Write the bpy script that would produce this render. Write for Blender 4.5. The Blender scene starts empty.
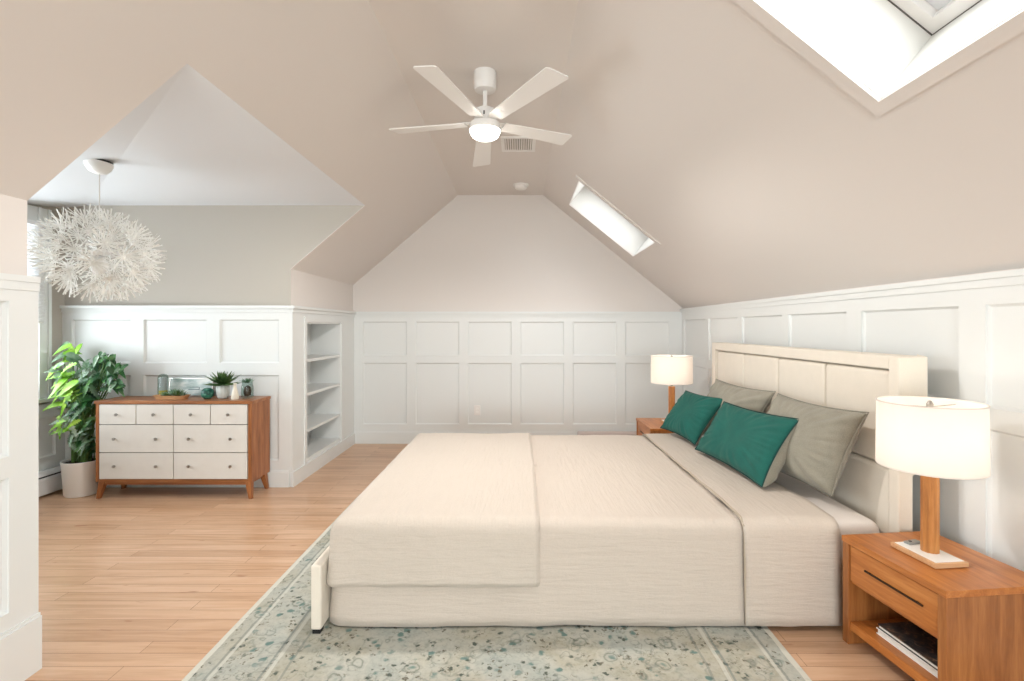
import bpy, bmesh, math, random
from mathutils import Vector, Matrix, noise
from math import pi, sin, cos, radians as R, sqrt, atan2
random.seed(7)
C = bpy.context.scene.collection
S = bpy.context.scene

# ------------------------------------------------------------------ camera, world, lights, exposure
cd = bpy.data.cameras.new('camera'); cam = bpy.data.objects.new('camera', cd); C.objects.link(cam)
cd.sensor_width = 36; cd.lens = 520/1024*36; cd.shift_x = -7/1024; cd.shift_y = -12.5/1024
cd.clip_start = 0.05; cam.location = (0, 0, 1.35); cam.rotation_euler = (pi/2, 0, 0)
S.camera = cam
S.view_settings.view_transform = 'Standard'; S.view_settings.look = 'None'
S.view_settings.gamma = 1; S.view_settings.use_curve_mapping = False
S.view_settings.exposure = 0.04
W = bpy.data.worlds.new('sky'); S.world = W; W.use_nodes = True
W.node_tree.nodes['Background'].inputs[0].default_value = (0.86, 0.93, 1.0, 1)
W.node_tree.nodes['Background'].inputs[1].default_value = 1.5

def area(name, loc, rot, sx, sy, power, col=(1, 1, 1)):
    l = bpy.data.lights.new(name, 'AREA'); l.shape = 'RECTANGLE'; l.size = sx; l.size_y = sy
    l.energy = power; l.color = col
    o = bpy.data.objects.new(name, l); C.objects.link(o); o.location = loc; o.rotation_euler = rot
    return o
# daylight arriving at the windows (each lamp stands outside its window opening)
area('daylight_rear_window', (0.0, -5.0, 1.2), (R(136), 0, 0), 3.2, 2.4, 300, (0.89, 0.97, 0.985))
area('daylight_dormer_window', (-4.35, 3.1, 1.35), (0, R(-112), 0), 1.6, 2.2, 122, (0.88, 0.955, 1.0))
MS = 0.81; SN = Vector((MS, 0, 1)).normalized()            # right slope, outward normal
for nm, yc, pw in (('daylight_near_skylight', 1.325, 30), ('daylight_far_skylight', 5.165, 18)):
    p = Vector((0.89, yc, 2.91-(0.89-0.2815)*MS)) + SN*0.75
    area(nm, p, (0, math.atan(MS), 0), 0.9, 0.9, pw, (0.97, 0.985, 1.0))

# ------------------------------------------------------------------ material helpers
def mat(name, rgb, rough=0.6, metal=0, **kw):
    m = bpy.data.materials.new(name); m.use_nodes = True
    b = m.node_tree.nodes['Principled BSDF']
    c = tuple((x/255/12.92 if x/255 <= .04045 else ((x/255+.055)/1.055)**2.4) for x in rgb)
    b.inputs['Base Color'].default_value = (*c, 1)
    b.inputs['Roughness'].default_value = rough; b.inputs['Metallic'].default_value = metal
    for k, v in kw.items():
        b.inputs[k.replace('_', ' ')].default_value = v
    return m
def lin(rgb):
    return tuple((x/255/12.92 if x/255 <= .04045 else ((x/255+.055)/1.055)**2.4) for x in rgb) + (1,)
def N(m, t, **kw):
    n = m.node_tree.nodes.new(t)
    for k, v in kw.items(): setattr(n, k, v)
    return n
def L(m, a, b): m.node_tree.links.new(a, b)
def coords(m, scale=(1, 1, 1), rot=(0, 0, 0), loc=(0, 0, 0)):
    tc = N(m, 'ShaderNodeTexCoord'); mp = N(m, 'ShaderNodeMapping')
    mp.inputs['Scale'].default_value = scale; mp.inputs['Rotation'].default_value = rot
    mp.inputs['Location'].default_value = loc
    L(m, tc.outputs['Object'], mp.inputs['Vector']); return mp.outputs['Vector']
def bump(m, h, strength=0.3, dist=0.01):
    b = N(m, 'ShaderNodeBump'); b.inputs['Strength'].default_value = strength
    b.inputs['Distance'].default_value = dist; L(m, h, b.inputs['Height'])
    L(m, b.outputs['Normal'], m.node_tree.nodes['Principled BSDF'].inputs['Normal'])
def ramp(m, src, stops):
    r = N(m, 'ShaderNodeValToRGB'); e = r.color_ramp.elements
    while len(e) < len(stops): e.new(0.5)
    for i, (p, c) in enumerate(stops):
        e[i].position = p; e[i].color = lin(c) if len(c) == 3 else c
    L(m, src, r.inputs['Fac']); return r.outputs['Color']
def noisetex(m, vec, scale=5, detail=3, rough=0.5, dist=0):
    n = N(m, 'ShaderNodeTexNoise'); n.inputs['Scale'].default_value = scale
    n.inputs['Detail'].default_value = detail; n.inputs['Roughness'].default_value = rough
    n.inputs['Distortion'].default_value = dist; L(m, vec, n.inputs['Vector']); return n.outputs['Fac']
def mix(m, fac, a, b, mode='MIX'):
    x = N(m, 'ShaderNodeMix', data_type='RGBA', blend_type=mode)
    if isinstance(fac, float): x.inputs[0].default_value = fac
    else: L(m, fac, x.inputs[0])
    for i, v in ((6, a), (7, b)):
        if isinstance(v, tuple): x.inputs[i].default_value = v
        else: L(m, v, x.inputs[i])
    return x.outputs[2]
def math_(m, op, a, b=0.0, c=None):
    x = N(m, 'ShaderNodeMath', operation=op)
    for i, v in enumerate((a, b, c)):
        if v is None: continue
        if isinstance(v, (int, float)): x.inputs[i].default_value = v
        else: L(m, v, x.inputs[i])
    return x.outputs[0]
def setcol(m, out): L(m, out, m.node_tree.nodes['Principled BSDF'].inputs['Base Color'])

def paint(name, rgb, rough=0.55, b=0.04):
    m = mat(name, rgb, rough)
    bump(m, noisetex(m, coords(m), 60, 3), b, 0.004); return m
def wood(name, cs, along='Y', scale=1.0, rough=0.42, bumpk=0.08):
    m = mat(name, cs[1], rough)
    st = {'X': (1.2, 14, 14), 'Y': (14, 1.2, 14), 'Z': (14, 14, 1.2)}[along]
    st = tuple(s*scale for s in st)
    v = coords(m, st)
    n1 = noisetex(m, v, 1.6, 6, 0.6, 0.6); n2 = noisetex(m, coords(m, tuple(s*3.2 for s in st)), 3, 4, 0.6)
    f = math_(m, 'ADD', math_(m, 'MULTIPLY', n1, 0.72), math_(m, 'MULTIPLY', n2, 0.28))
    setcol(m, ramp(m, f, [(0.32, cs[0]), (0.5, cs[1]), (0.68, cs[2])]))
    bump(m, n2, bumpk, 0.003); return m
def fabric(name, rgb, rough=0.9, scale=350, k=0.25, sheen=0.15, dark=0.9):
    m = mat(name, rgb, rough, Sheen_Weight=sheen)
    v = coords(m); w = noisetex(m, v, scale, 2); big = noisetex(m, v, 14, 3)
    c2 = tuple(int(x*dark) for x in rgb)
    setcol(m, ramp(m, math_(m, 'ADD', math_(m, 'MULTIPLY', w, 0.6), math_(m, 'MULTIPLY', big, 0.4)), [(0.3, c2), (0.65, rgb)]))
    bump(m, w, k, 0.003); return m

M = {}
M['greige'] = paint('greige_paint', (225, 219, 214), 0.7)
M['dormer_grey'] = paint('grey_beige_paint', (184, 178, 168), 0.7)
M['white'] = paint('white_trim_paint', (229, 232, 231), 0.42, 0.02)
M['ceil_white'] = paint('white_ceiling_paint', (226, 228, 231), 0.7)
M['shaft'] = paint('skylight_shaft_paint', (226, 225, 220), 0.7)
M['fan_white'] = mat('white_enamel', (238, 236, 233), 0.35)
M['heater'] = mat('heater_enamel', (228, 229, 229), 0.4)
M['heater_beige'] = mat('beige_enamel', (205, 190, 184), 0.5)
M['black'] = mat('black_plastic', (22, 22, 24), 0.5)
M['gasket'] = mat('grey_rubber', (92, 88, 84), 0.7)
M['steel'] = mat('brushed_steel', (176, 172, 166), 0.3, 1)
M['bronze'] = mat('dark_bronze', (62, 44, 32), 0.4, 0.6)
M['ceramic'] = mat('white_ceramic', (244, 243, 240), 0.35)
M['paper'] = mat('white_paper_petals', (240, 239, 234), 0.7)
M['soil'] = mat('dark_soil', (40, 32, 26), 0.95)
M['walnut'] = wood('walnut_wood', [(118, 70, 36), (158, 98, 54), (182, 122, 74)], 'Z', 1.0, 0.4)
M['walnut_x'] = wood('walnut_wood_top', [(116, 70, 38), (154, 98, 56), (184, 126, 80)], 'X', 1.0, 0.35)
M['cherry'] = wood('cherry_wood', [(156, 90, 38), (186, 114, 54), (206, 138, 74)], 'Y', 1.0, 0.3)
M['cherry_z'] = wood('cherry_wood_upright', [(134, 80, 38), (160, 100, 52), (180, 120, 66)], 'Z', 1.4, 0.35)
M['lampwood'] = wood('lamp_wood', [(146, 88, 38), (188, 124, 64), (212, 152, 90)], 'Z', 1.6, 0.35)
M['lightwood'] = wood('light_wood', [(196, 148, 104), (212, 166, 122), (224, 182, 140)], 'X', 1.5, 0.5)
M['drawer'] = fabric('drawer_front_linen', (222, 218, 211), 0.6, 500, 0.08, 0, 0.97)
M['headboard'] = fabric('cream_upholstery', (238, 229, 215), 0.85, 420, 0.15, 0.15, 0.97)
M['grey_fabric'] = fabric('sage_grey_linen', (158, 153, 138), 0.9, 260, 0.35, 0.2, 0.86)
M['sheet'] = fabric('white_sheet', (236, 228, 222), 0.9, 300, 0.08, 0.1, 0.97)
M['teal'] = fabric('teal_velvet', (2, 98, 87), 0.8, 300, 0.1, 0.04, 0.8)
M['piping'] = mat('dark_teal_piping', (6, 62, 58), 0.8)
M['seam'] = mat('seam_piping', (186, 172, 154), 0.9)

def quilt(name, rgb):
    m = mat(name, rgb, 0.92, Sheen_Weight=0.08)
    side = noisetex(m, coords(m, (1.6, 1.6, 14)), 3.0, 3, 0.55, 0.5)      # channels along the hanging sides
    top = noisetex(m, coords(m, (20, 1.8, 3)), 3.0, 3, 0.55, 0.4)         # channels across the top
    g = noisetex(m, coords(m), 160, 2); big = noisetex(m, coords(m, (4, 2, 2)), 2.2, 2)
    geo = N(m, 'ShaderNodeNewGeometry'); sp = N(m, 'ShaderNodeSeparateXYZ'); L(m, geo.outputs['True Normal'], sp.inputs[0])
    k = math_(m, 'ABSOLUTE', sp.outputs['Z'])
    f = math_(m, 'ADD', math_(m, 'MULTIPLY', top, k), math_(m, 'MULTIPLY', side, math_(m, 'SUBTRACT', 1.0, k)))
    f = math_(m, 'ADD', math_(m, 'ADD', f, math_(m, 'MULTIPLY', g, 0.10)), math_(m, 'MULTIPLY', big, 0.5))
    setcol(m, ramp(m, g, [(0.2, tuple(int(x*0.96) for x in rgb)), (0.8, rgb)]))
    bump(m, f, 0.42, 0.014); return m
M['quilt'] = quilt('ivory_quilt', (212, 200, 188))
M['throw'] = quilt('ivory_throw', (211, 200, 188))

def floor_mat():
    m = mat('oak_floor', (205, 160, 118), 0.30)
    v = coords(m)
    br = N(m, 'ShaderNodeTexBrick'); br.offset = 0.37; br.offset_frequency = 2; br.squash = 1
    for k, x in (('Scale', 1.0), ('Mortar Size', 0.0011), ('Brick Width', 1.15), ('Row Height', 0.083), ('Bias', 0.0), ('Mortar Smooth', 0.2)):
        br.inputs[k].default_value = x
    br.inputs['Color1'].default_value = (0, 0, 0, 1); br.inputs['Color2'].default_value = (1, 1, 1, 1)
    br.inputs['Mortar'].default_value = (0.5, 0.5, 0.5, 1); L(m, v, br.inputs['Vector'])
    c1 = ramp(m, br.outputs['Color'], [(0.0, (184, 142, 108)), (0.35, (208, 168, 134)), (0.7, (216, 178, 146)), (1.0, (194, 150, 112))])
    gr = noisetex(m, coords(m, (1.0, 13, 1)), 2.0, 5, 0.6, 0.8)
    c2 = mix(m, 0.5, c1, ramp(m, gr, [(0.3, (176, 132, 98)), (0.52, (208, 170, 138)), (0.75, (222, 190, 162))]))
    kn = noisetex(m, coords(m, (3, 9, 1), loc=(3.3, 1.7, 0)), 2.0, 2, 0.4)
    c3 = mix(m, ramp(m, kn, [(0.70, (0, 0, 0)), (0.78, (255, 255, 255))]), c2, lin((164, 108, 74)))
    c4 = mix(m, br.outputs['Fac'], c3, lin((132, 88, 58)))
    setcol(m, c4); bump(m, br.outputs['Fac'], -0.2, 0.002)
    return m
M['floor'] = floor_mat()

def noise_col(m, v, sc):
    n = N(m, 'ShaderNodeTexNoise'); n.inputs['Scale'].default_value = sc; L(m, v, n.inputs['Vector']); return n.outputs['Color']
def rug_mat():
    # local coordinates of the rug: x 0..2.4 across, y 0..2.4 away
    m = mat('woven_rug', (170, 172, 160), 0.95, Sheen_Weight=0.1)
    tc = N(m, 'ShaderNodeTexCoord'); sp = N(m, 'ShaderNodeSeparateXYZ'); L(m, tc.outputs['Object'], sp.inputs[0])
    v = coords(m)
    wob = noisetex(m, v, 3.2, 3)
    base = ramp(m, wob, [(0.3, (160, 166, 162)), (0.46, (178, 178, 170)), (0.6, (170, 166, 152)), (0.75, (188, 186, 178))])
    fine = noisetex(m, v, 45, 4, 0.7)
    base = mix(m, 0.5, base, ramp(m, fine, [(0.32, (134, 140, 134)), (0.55, (206, 206, 196))]), 'SOFT_LIGHT')
    def blobs(scale, r0, r1, col, mask_scale, lo, hi, off, src):
        vo = N(m, 'ShaderNodeTexVoronoi'); vo.inputs['Scale'].default_value = scale
        dn = N(m, 'ShaderNodeTexNoise'); dn.inputs['Scale'].default_value = scale*2.3; L(m, v, dn.inputs['Vector'])
        wv = mix(m, 0.035, v, dn.outputs['Color'], 'ADD')
        L(m, wv, vo.inputs['Vector'])
        f = ramp(m, vo.outputs['Distance'], [(0.0, (255, 255, 255)), (r0, (255, 255, 255)), (r1, (0, 0, 0))])
        mk = ramp(m, noisetex(m, coords(m, loc=(off, off*2, 0)), mask_scale, 2), [(lo, (0, 0, 0)), (hi, (255, 255, 255))])
        return mix(m, math_(m, 'MULTIPLY', f, mk), src, lin(col))
    def rings(scale, a, b, col, off, src):
        vo = N(m, 'ShaderNodeTexVoronoi'); vo.inputs['Scale'].default_value = scale
        dn = N(m, 'ShaderNodeTexNoise'); dn.inputs['Scale'].default_value = scale*1.7; L(m, v, dn.inputs['Vector'])
        wv = mix(m, 0.06, v, dn.outputs['Color'], 'ADD'); L(m, wv, vo.inputs['Vector'])
        f = ramp(m, vo.outputs['Distance'], [(a, (0, 0, 0)), ((a+b)/2, (190, 190, 190)), (b, (0, 0, 0))])
        mk = ramp(m, noisetex(m, coords(m, loc=(off, off, 0)), 7, 2), [(0.42, (0, 0, 0)), (0.55, (255, 255, 255))])
        return mix(m, math_(m, 'MULTIPLY', f, mk), src, lin(col))
    c = rings(9, 0.30, 0.42, (120, 128, 120), 3.0, base)
    c = rings(13, 0.20, 0.32, (96, 110, 102), 8.0, c)
    c = rings(19, 0.24, 0.38, (112, 116, 100), 4.4, c)
    c = blobs(15, 0.16, 0.28, (98, 126, 120), 6, 0.44, 0.52, 1.3, c)
    c = blobs(24, 0.18, 0.32, (76, 86, 76), 7, 0.46, 0.54, 5.1, c)
    fv = N(m, 'ShaderNodeTexVoronoi'); fv.inputs['Scale'].default_value = 6.5; L(m, mix(m, 0.05, v, noise_col(m, v, 14), 'ADD'), fv.inputs['Vector'])
    for a_, b_, c_, col, k in ((0.0, 0.03, 0.11, (84, 122, 116), 0.8), (0.15, 0.19, 0.23, (92, 104, 92), 0.6), (0.27, 0.31, 0.35, (204, 200, 188), 0.25)):
        f = ramp(m, fv.outputs['Distance'], [(a_, (0, 0, 0) if a_ else (255, 255, 255)), (b_, (255, 255, 255)), (c_, (0, 0, 0))])
        c = mix(m, math_(m, 'MULTIPLY', f, k), c, lin(col))
    c = blobs(36, 0.20, 0.34, (104, 100, 84), 9, 0.52, 0.58, 9.4, c)
    # border bands parallel to the edges
    dx = math_(m, 'SUBTRACT', 1.2, math_(m, 'ABSOLUTE', math_(m, 'SUBTRACT', sp.outputs['X'], 1.2)))
    dy = math_(m, 'SUBTRACT', 1.45, math_(m, 'ABSOLUTE', math_(m, 'SUBTRACT', sp.outputs['Y'], 1.45)))
    d = math_(m, 'MINIMUM', dx, dy)
    d = math_(m, 'ADD', d, math_(m, 'MULTIPLY', math_(m, 'SUBTRACT', noisetex(m, v, 8, 2), 0.5), 0.012))
    for p, wd, col, k in ((0.012, 0.014, (214, 212, 200), 0.8), (0.085, 0.005, (112, 122, 118), 0.5), (0.10, 0.007, (208, 208, 198), 0.6),
                          (0.29, 0.005, (110, 122, 120), 0.55), (0.31, 0.008, (210, 210, 200), 0.6), (0.37, 0.005, (118, 126, 120), 0.5)):
        f = math_(m, 'LESS_THAN', math_(m, 'ABSOLUTE', math_(m, 'SUBTRACT', d, p)), wd)
        c = mix(m, math_(m, 'MULTIPLY', f, k), c, lin(col))
    setcol(m, c); bump(m, fine, 0.5, 0.004); return m
M['rug'] = rug_mat()

def leafm(name, a, b, c):
    m = mat(name, b, 0.4); v = coords(m)
    setcol(m, ramp(m, noisetex(m, v, 9, 3), [(0.35, a), (0.5, b), (0.66, c)]))
    m.node_tree.nodes['Principled BSDF'].inputs['Transmission Weight'].default_value = 0
    return m
M['leaf_dark'] = leafm('dark_green_leaf', (20, 62, 30), (44, 98, 48), (92, 140, 70))
M['leaf_light'] = leafm('yellow_green_leaf', (84, 142, 30), (130, 184, 48), (176, 212, 92))
M['leaf_silver'] = leafm('silvery_leaf', (60, 104, 66), (120, 150, 120), (190, 206, 190))
M['succulent'] = leafm('succulent_leaf', (46, 76, 40), (76, 108, 58), (128, 150, 88))
M['stem'] = mat('green_stem', (86, 122, 58), 0.6)

def glass(name, rgb=(255, 255, 255), rough=0.0, mixf=0.12):
    m = bpy.data.materials.new(name); m.use_nodes = True; nt = m.node_tree
    nt.nodes.remove(nt.nodes['Principled BSDF'])
    t = N(m, 'ShaderNodeBsdfTransparent'); g = N(m, 'ShaderNodeBsdfGlossy'); x = N(m, 'ShaderNodeMixShader')
    t.inputs[0].default_value = lin(rgb); g.inputs['Roughness'].default_value = 0.05 + rough
    f = N(m, 'ShaderNodeLayerWeight'); f.inputs[0].default_value = 0.3
    L(m, math_(m, 'MULTIPLY_ADD', math_(m, 'POWER', f.outputs['Facing'], 3.0), 0.45, mixf*0.3), x.inputs[0]); L(m, t.outputs[0], x.inputs[1]); L(m, g.outputs[0], x.inputs[2])
    L(m, x.outputs[0], nt.nodes['Material Output'].inputs['Surface']); return m
M['glass'] = glass('window_glass')
M['blind'] = mat('white_blind', (244, 246, 248), 0.5)
M['jar_glass'] = glass('jar_glass', (236, 242, 240), 0.05, 0.05)

def shade_mat():
    m = bpy.data.materials.new('lamp_shade_linen'); m.use_nodes = True; nt = m.node_tree
    nt.nodes.remove(nt.nodes['Principled BSDF'])
    d = N(m, 'ShaderNodeBsdfDiffuse'); t = N(m, 'ShaderNodeBsdfTranslucent'); x = N(m, 'ShaderNodeMixShader')
    d.inputs[0].default_value = lin((250, 247, 243)); t.inputs[0].default_value = lin((253, 249, 244))
    x.inputs[0].default_value = 0.5
    L(m, d.outputs[0], x.inputs[1]); L(m, t.outputs[0], x.inputs[2])
    L(m, x.outputs[0], nt.nodes['Material Output'].inputs['Surface']); return m
M['shade'] = shade_mat()
def emis(name, rgb, s):
    m = mat(name, rgb, 0.5); b = m.node_tree.nodes['Principled BSDF']
    b.inputs['Emission Color'].default_value = lin(rgb); b.inputs['Emission Strength'].default_value = s; return m
M['dome'] = emis('lit_dome', (255, 250, 240), 14.0)
M['bulb'] = emis('lit_bulb', (255, 236, 214), 6.0)

# ------------------------------------------------------------------ mesh helpers
def tag(o, label=None, cat=None, group=None, kind=None):
    if label: o['label'] = label
    if cat: o['category'] = cat
    if group: o['group'] = group
    if kind: o['kind'] = kind
    return o
def thing(name, label, cat, loc=(0, 0, 0), rz=0, group=None):
    o = bpy.data.objects.new(name, None); C.objects.link(o); o.empty_display_size = 0.1
    o.location = loc; o.rotation_euler = (0, 0, rz); return tag(o, label, cat, group)
class MB:
    def __init__(s): s.b = bmesh.new()
    def poly(s, pts, mi=0):
        vs = [s.b.verts.new(p) for p in pts]
        f = s.b.faces.new(vs); f.material_index = mi; return f
    def box(s, x0, x1, y0, y1, z0, z1, mi=0, M4=None):
        v = [s.b.verts.new((x, y, z)) for x in (x0, x1) for y in (y0, y1) for z in (z0, z1)]
        if M4:
            for q in v: q.co = M4 @ q.co
        for f in ((0, 1, 3, 2), (4, 6, 7, 5), (0, 4, 5, 1), (2, 3, 7, 6), (0, 2, 6, 4), (1, 5, 7, 3)):
            s.b.faces.new([v[i] for i in f]).material_index = mi
        return s
    def hexa(s, lo, hi, mi=0):          # two quads, bottom and top, same winding
        a = [s.b.verts.new(p) for p in lo]; b = [s.b.verts.new(p) for p in hi]; n = len(a)
        s.b.faces.new(a[::-1]).material_index = mi; s.b.faces.new(b).material_index = mi
        for i in range(n): s.b.faces.new((a[i], a[(i+1) % n], b[(i+1) % n], b[i])).material_index = mi
        return s
    def prism(s, pts, vec, mi=0):
        vec = Vector(vec); return s.hexa([Vector(p) for p in pts], [Vector(p)+vec for p in pts], mi)
    def lathe(s, prof, c=(0, 0, 0), n=32, mi=0, M4=None, rfun=None):
        rings = []
        for r, z in prof:
            ring = []
            if r < 1e-5:
                ring = [s.b.verts.new((c[0], c[1], c[2]+z))]*n
            else:
                for i in range(n):
                    a = 2*pi*i/n; k = rfun(a, z) if rfun else 1
                    ring.append(s.b.verts.new((c[0]+r*k*cos(a), c[1]+r*k*sin(a), c[2]+z)))
            rings.append(ring)
        if M4:
            for ring in rings:
                for q in set(ring): q.co = M4 @ q.co
        for A, B in zip(rings, rings[1:]):
            for i in range(n):
                j = (i+1) % n; q = []
                for w in (A[i], A[j], B[j], B[i]):
                    if w not in q: q.append(w)
                if len(q) > 2: s.b.faces.new(q).material_index = mi
        return s
    def tube(s, pts, r, n=8, mi=0, r1=None, cap=True):
        pts = [Vector(p) for p in pts]; rings = []
        up = Vector((0, 0, 1))
        for i, p in enumerate(pts):
            t = (pts[min(i+1, len(pts)-1)]-pts[max(i-1, 0)]).normalized()
            a = t.cross(up if abs(t.z) < 0.95 else Vector((1, 0, 0))).normalized(); b = t.cross(a)
            rr = r if r1 is None else r+(r1-r)*i/(len(pts)-1)
            rings.append([s.b.verts.new(p+rr*(a*cos(2*pi*k/n)+b*sin(2*pi*k/n))) for k in range(n)])
        for A, B in zip(rings, rings[1:]):
            for i in range(n): s.b.faces.new((A[i], A[(i+1) % n], B[(i+1) % n], B[i])).material_index = mi
        if cap:
            s.b.faces.new(rings[0][::-1]).material_index = mi; s.b.faces.new(rings[-1]).material_index = mi
        return s
    def plate(s, O, U, V, Nn, u0, u1, v0, v1, holes=(), t=0.1, rims=True):
        """slab in the plane O+uU+vV, front face at 0, back face at t*Nn, rectangular holes (u0,u1,v0,v1)"""
        O, U, V, Nn = map(Vector, (O, U, V, Nn))
        us = sorted({u0, u1, *[h[0] for h in holes], *[h[1] for h in holes]})
        vs = sorted({v0, v1, *[h[2] for h in holes], *[h[3] for h in holes]})
        us = [u for u in us if u0 <= u <= u1]; vs = [v for v in vs if v0 <= v <= v1]
        P = lambda u, v, d: O+U*u+V*v+Nn*d
        for a, b in zip(us, us[1:]):
            for c, d in zip(vs, vs[1:]):
                mu, mv = (a+b)/2, (c+d)/2
                if any(h[0] < mu < h[1] and h[2] < mv < h[3] for h in holes): continue
                s.poly([P(a, c, 0), P(b, c, 0), P(b, d, 0), P(a, d, 0)])
                s.poly([P(a, d, t), P(b, d, t), P(b, c, t), P(a, c, t)])
        if rims:
            for h in list(holes)+[(u0, u1, v0, v1)]:
                q = [(h[0], h[2]), (h[1], h[2]), (h[1], h[3]), (h[0], h[3])]
                for i in range(4):
                    a, b = q[i], q[(i+1) % 4]
                    s.poly([P(*a, 0), P(*b, 0), P(*b, t), P(*a, t)])
        return s
    def build(s, name, mt, parent=None, smooth=None, bev=0, seg=2, weld=True, sub=0, solid=0, label=None):
        if weld: bmesh.ops.remove_doubles(s.b, verts=s.b.verts, dist=1e-5)
        bmesh.ops.recalc_face_normals(s.b, faces=s.b.faces)
        me = bpy.data.meshes.new(name); s.b.to_mesh(me); s.b.free()
        for m in (mt if isinstance(mt, (list, tuple)) else [mt]):
            me.materials.append(m)
        o = bpy.data.objects.new(name, me); C.objects.link(o)
        if parent: o.parent = parent
        if smooth is not None:
            for p in me.polygons: p.use_smooth = True
            if smooth < 179: me.set_sharp_from_angle(angle=R(smooth))
        if solid:
            md = o.modifiers.new('solid', 'SOLIDIFY'); md.thickness = abs(solid); md.offset = 1 if solid > 0 else -1
        if bev:
            md = o.modifiers.new('bevel', 'BEVEL'); md.width = bev; md.segments = seg; md.limit_method = 'ANGLE'
        if sub:
            md = o.modifiers.new('sub', 'SUBSURF'); md.levels = sub; md.render_levels = sub
        if label: o['label'] = label
        return o
def struct(mb, name, mt, **k):
    o = mb.build(name, mt, **k); o['kind'] = 'structure'; return o

# ------------------------------------------------------------------ the room
YB, YR = 6.10, -4.4                       # gable wall, rear wall behind the camera
XL, XR = -1.947, 1.924                    # knee walls
ZK, ZW, ZC = 1.854, 1.58, 2.91            # left knee height, right knee height, flat ceiling
XA, XB_ = -0.716, 0.2815                  # edges of the flat ceiling
ML = (ZC-ZK)/(XA-XL)
YD0, YD1, XD, ZD = 2.06, 4.44, -3.88, 2.396    # dormer
XO = XL+(ZD-ZK)/ML                        # where the dormer ceiling meets the slope
T = 0.14

struct(MB().plate((0, 0, 0), (1, 0, 0), (0, 1, 0), (0, 0, -1), XD-T, XR+T, YR-T, YB+T, t=0.1), 'floor', M['floor'])
struct(MB().plate((0, 0, ZC), (1, 0, 0), (0, 1, 0), (0, 0, 1), XA, XB_, YR, YB, t=0.12), 'ceiling', M['greige'])
# left slope with the dormer cut out
dl = Vector((XA-XL, 0, ZC-ZK)); ll = dl.length; ul = dl/ll; nl = Vector((-ul.z, 0, ul.x))
hd = (XO-XL)/(XA-XL)*ll
mb = MB()
mb.plate((XL, 0, ZK), ul, (0, 1, 0), nl, 0, ll, YR, YD0-0.001, t=0.02)
mb.plate((XL, 0, ZK), ul, (0, 1, 0), nl, 0, ll, YD1+0.001, YB, t=0.02)
mb.plate((XL, 0, ZK), ul, (0, 1, 0), nl, hd, ll, YD0-0.001, YD1+0.001, t=0.02)
struct(mb, 'ceiling_slope_left', M['greige'])
# right slope with two skylight wells
dr = Vector((XB_-XR, 0, ZC-ZW)); lr = dr.length; ur = dr/lr
SN = Vector((-ur.z*-1, 0, -ur.x)).normalized() if False else Vector((ur.z, 0, -ur.x))
def su(x): return (x-XR)/(XB_-XR)*lr
SKY = [(su(1.24), su(0.55), 0.87, 1.782), (su(1.24), su(0.55), 4.72, 5.62)]
struct(MB().plate((XR, 0, ZW), ur, (0, 1, 0), SN, 0, lr, YR, YB, holes=SKY, t=0.12), 'ceiling_slope_right', M['greige'])
for i, h in enumerate(SKY):
    O = Vector((XR, 0, ZW)); V = Vector((0, 1, 0)); P = lambda u, v, d: O+ur*u+V*v+SN*d
    u0, u1, v0, v1 = h
    # casing around the well
    cw = 0.058
    m_ = MB().plate(O-SN*0.0, ur, V, -SN, u0-cw*0.8, u1+cw*0.8, v0-cw, v1+cw, holes=[h], t=0.012)
    struct(m_, 'trim_%d' % (i+1), M['greige'])
    sh = MB(); D = 0.31; e = 0.03
    q = 0.0015
    for a, b, c, d in ((u0-e, u0+q, v0-e, v1+e), (u1-q, u1+e, v0-e, v1+e), (u0+q, u1-q, v0-e, v0+q), (u0+q, u1-q, v1-q, v1+e)):
        lo = [P(a, c, 0.004), P(b, c, 0.004), P(b, d, 0.004), P(a, d, 0.004)]
        sh.hexa(lo, [p+SN*D for p in lo])
    wn = thing('window_%d' % (i+1), None, None, (0, 0, 0)); wn['kind'] = 'structure'
    sh.build('window_well', M['shaft'], wn)
    fr = MB().plate(P(0, 0, D-0.03), ur, V, SN, u0, u1, v0, v1, holes=[(u0+0.05, u1-0.05, v0+0.05, v1-0.05)], t=0.06)
    fr.build('window_frame', M['fan_white'], wn, bev=0.002)
    gk = MB().plate(P(0, 0, D-0.034), ur, V, SN, u0+0.002, u1-0.002, v0+0.002, v1-0.002, holes=[(u0+0.0045, u1-0.0045, v0+0.0045, v1-0.0045)], t=0.006)
    gk.build('gasket', M['gasket'], wn)
    fr = MB().plate(P(0, 0, D+0.0), ur, V, SN, u0+0.05, u1-0.05, v0+0.05, v1-0.05, holes=[(u0+0.105, u1-0.105, v0+0.105, v1-0.105)], t=0.05)
    fr.build('sash', M['ceil_white'], wn, bev=0.002)
    MB().plate(P(0, 0, D+0.02), ur, V, SN, u0+0.1, u1-0.1, v0+0.1, v1-0.1, t=0.006).build('pane', M['glass'], wn)
    rl = MB().plate(P(0, 0, D-0.008), ur, V, SN, u0+0.085, u0+0.1, v0+0.12, v1-0.12, t=0.01)
    rl.build('blind_rail', M['lightwood'], wn)

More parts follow.
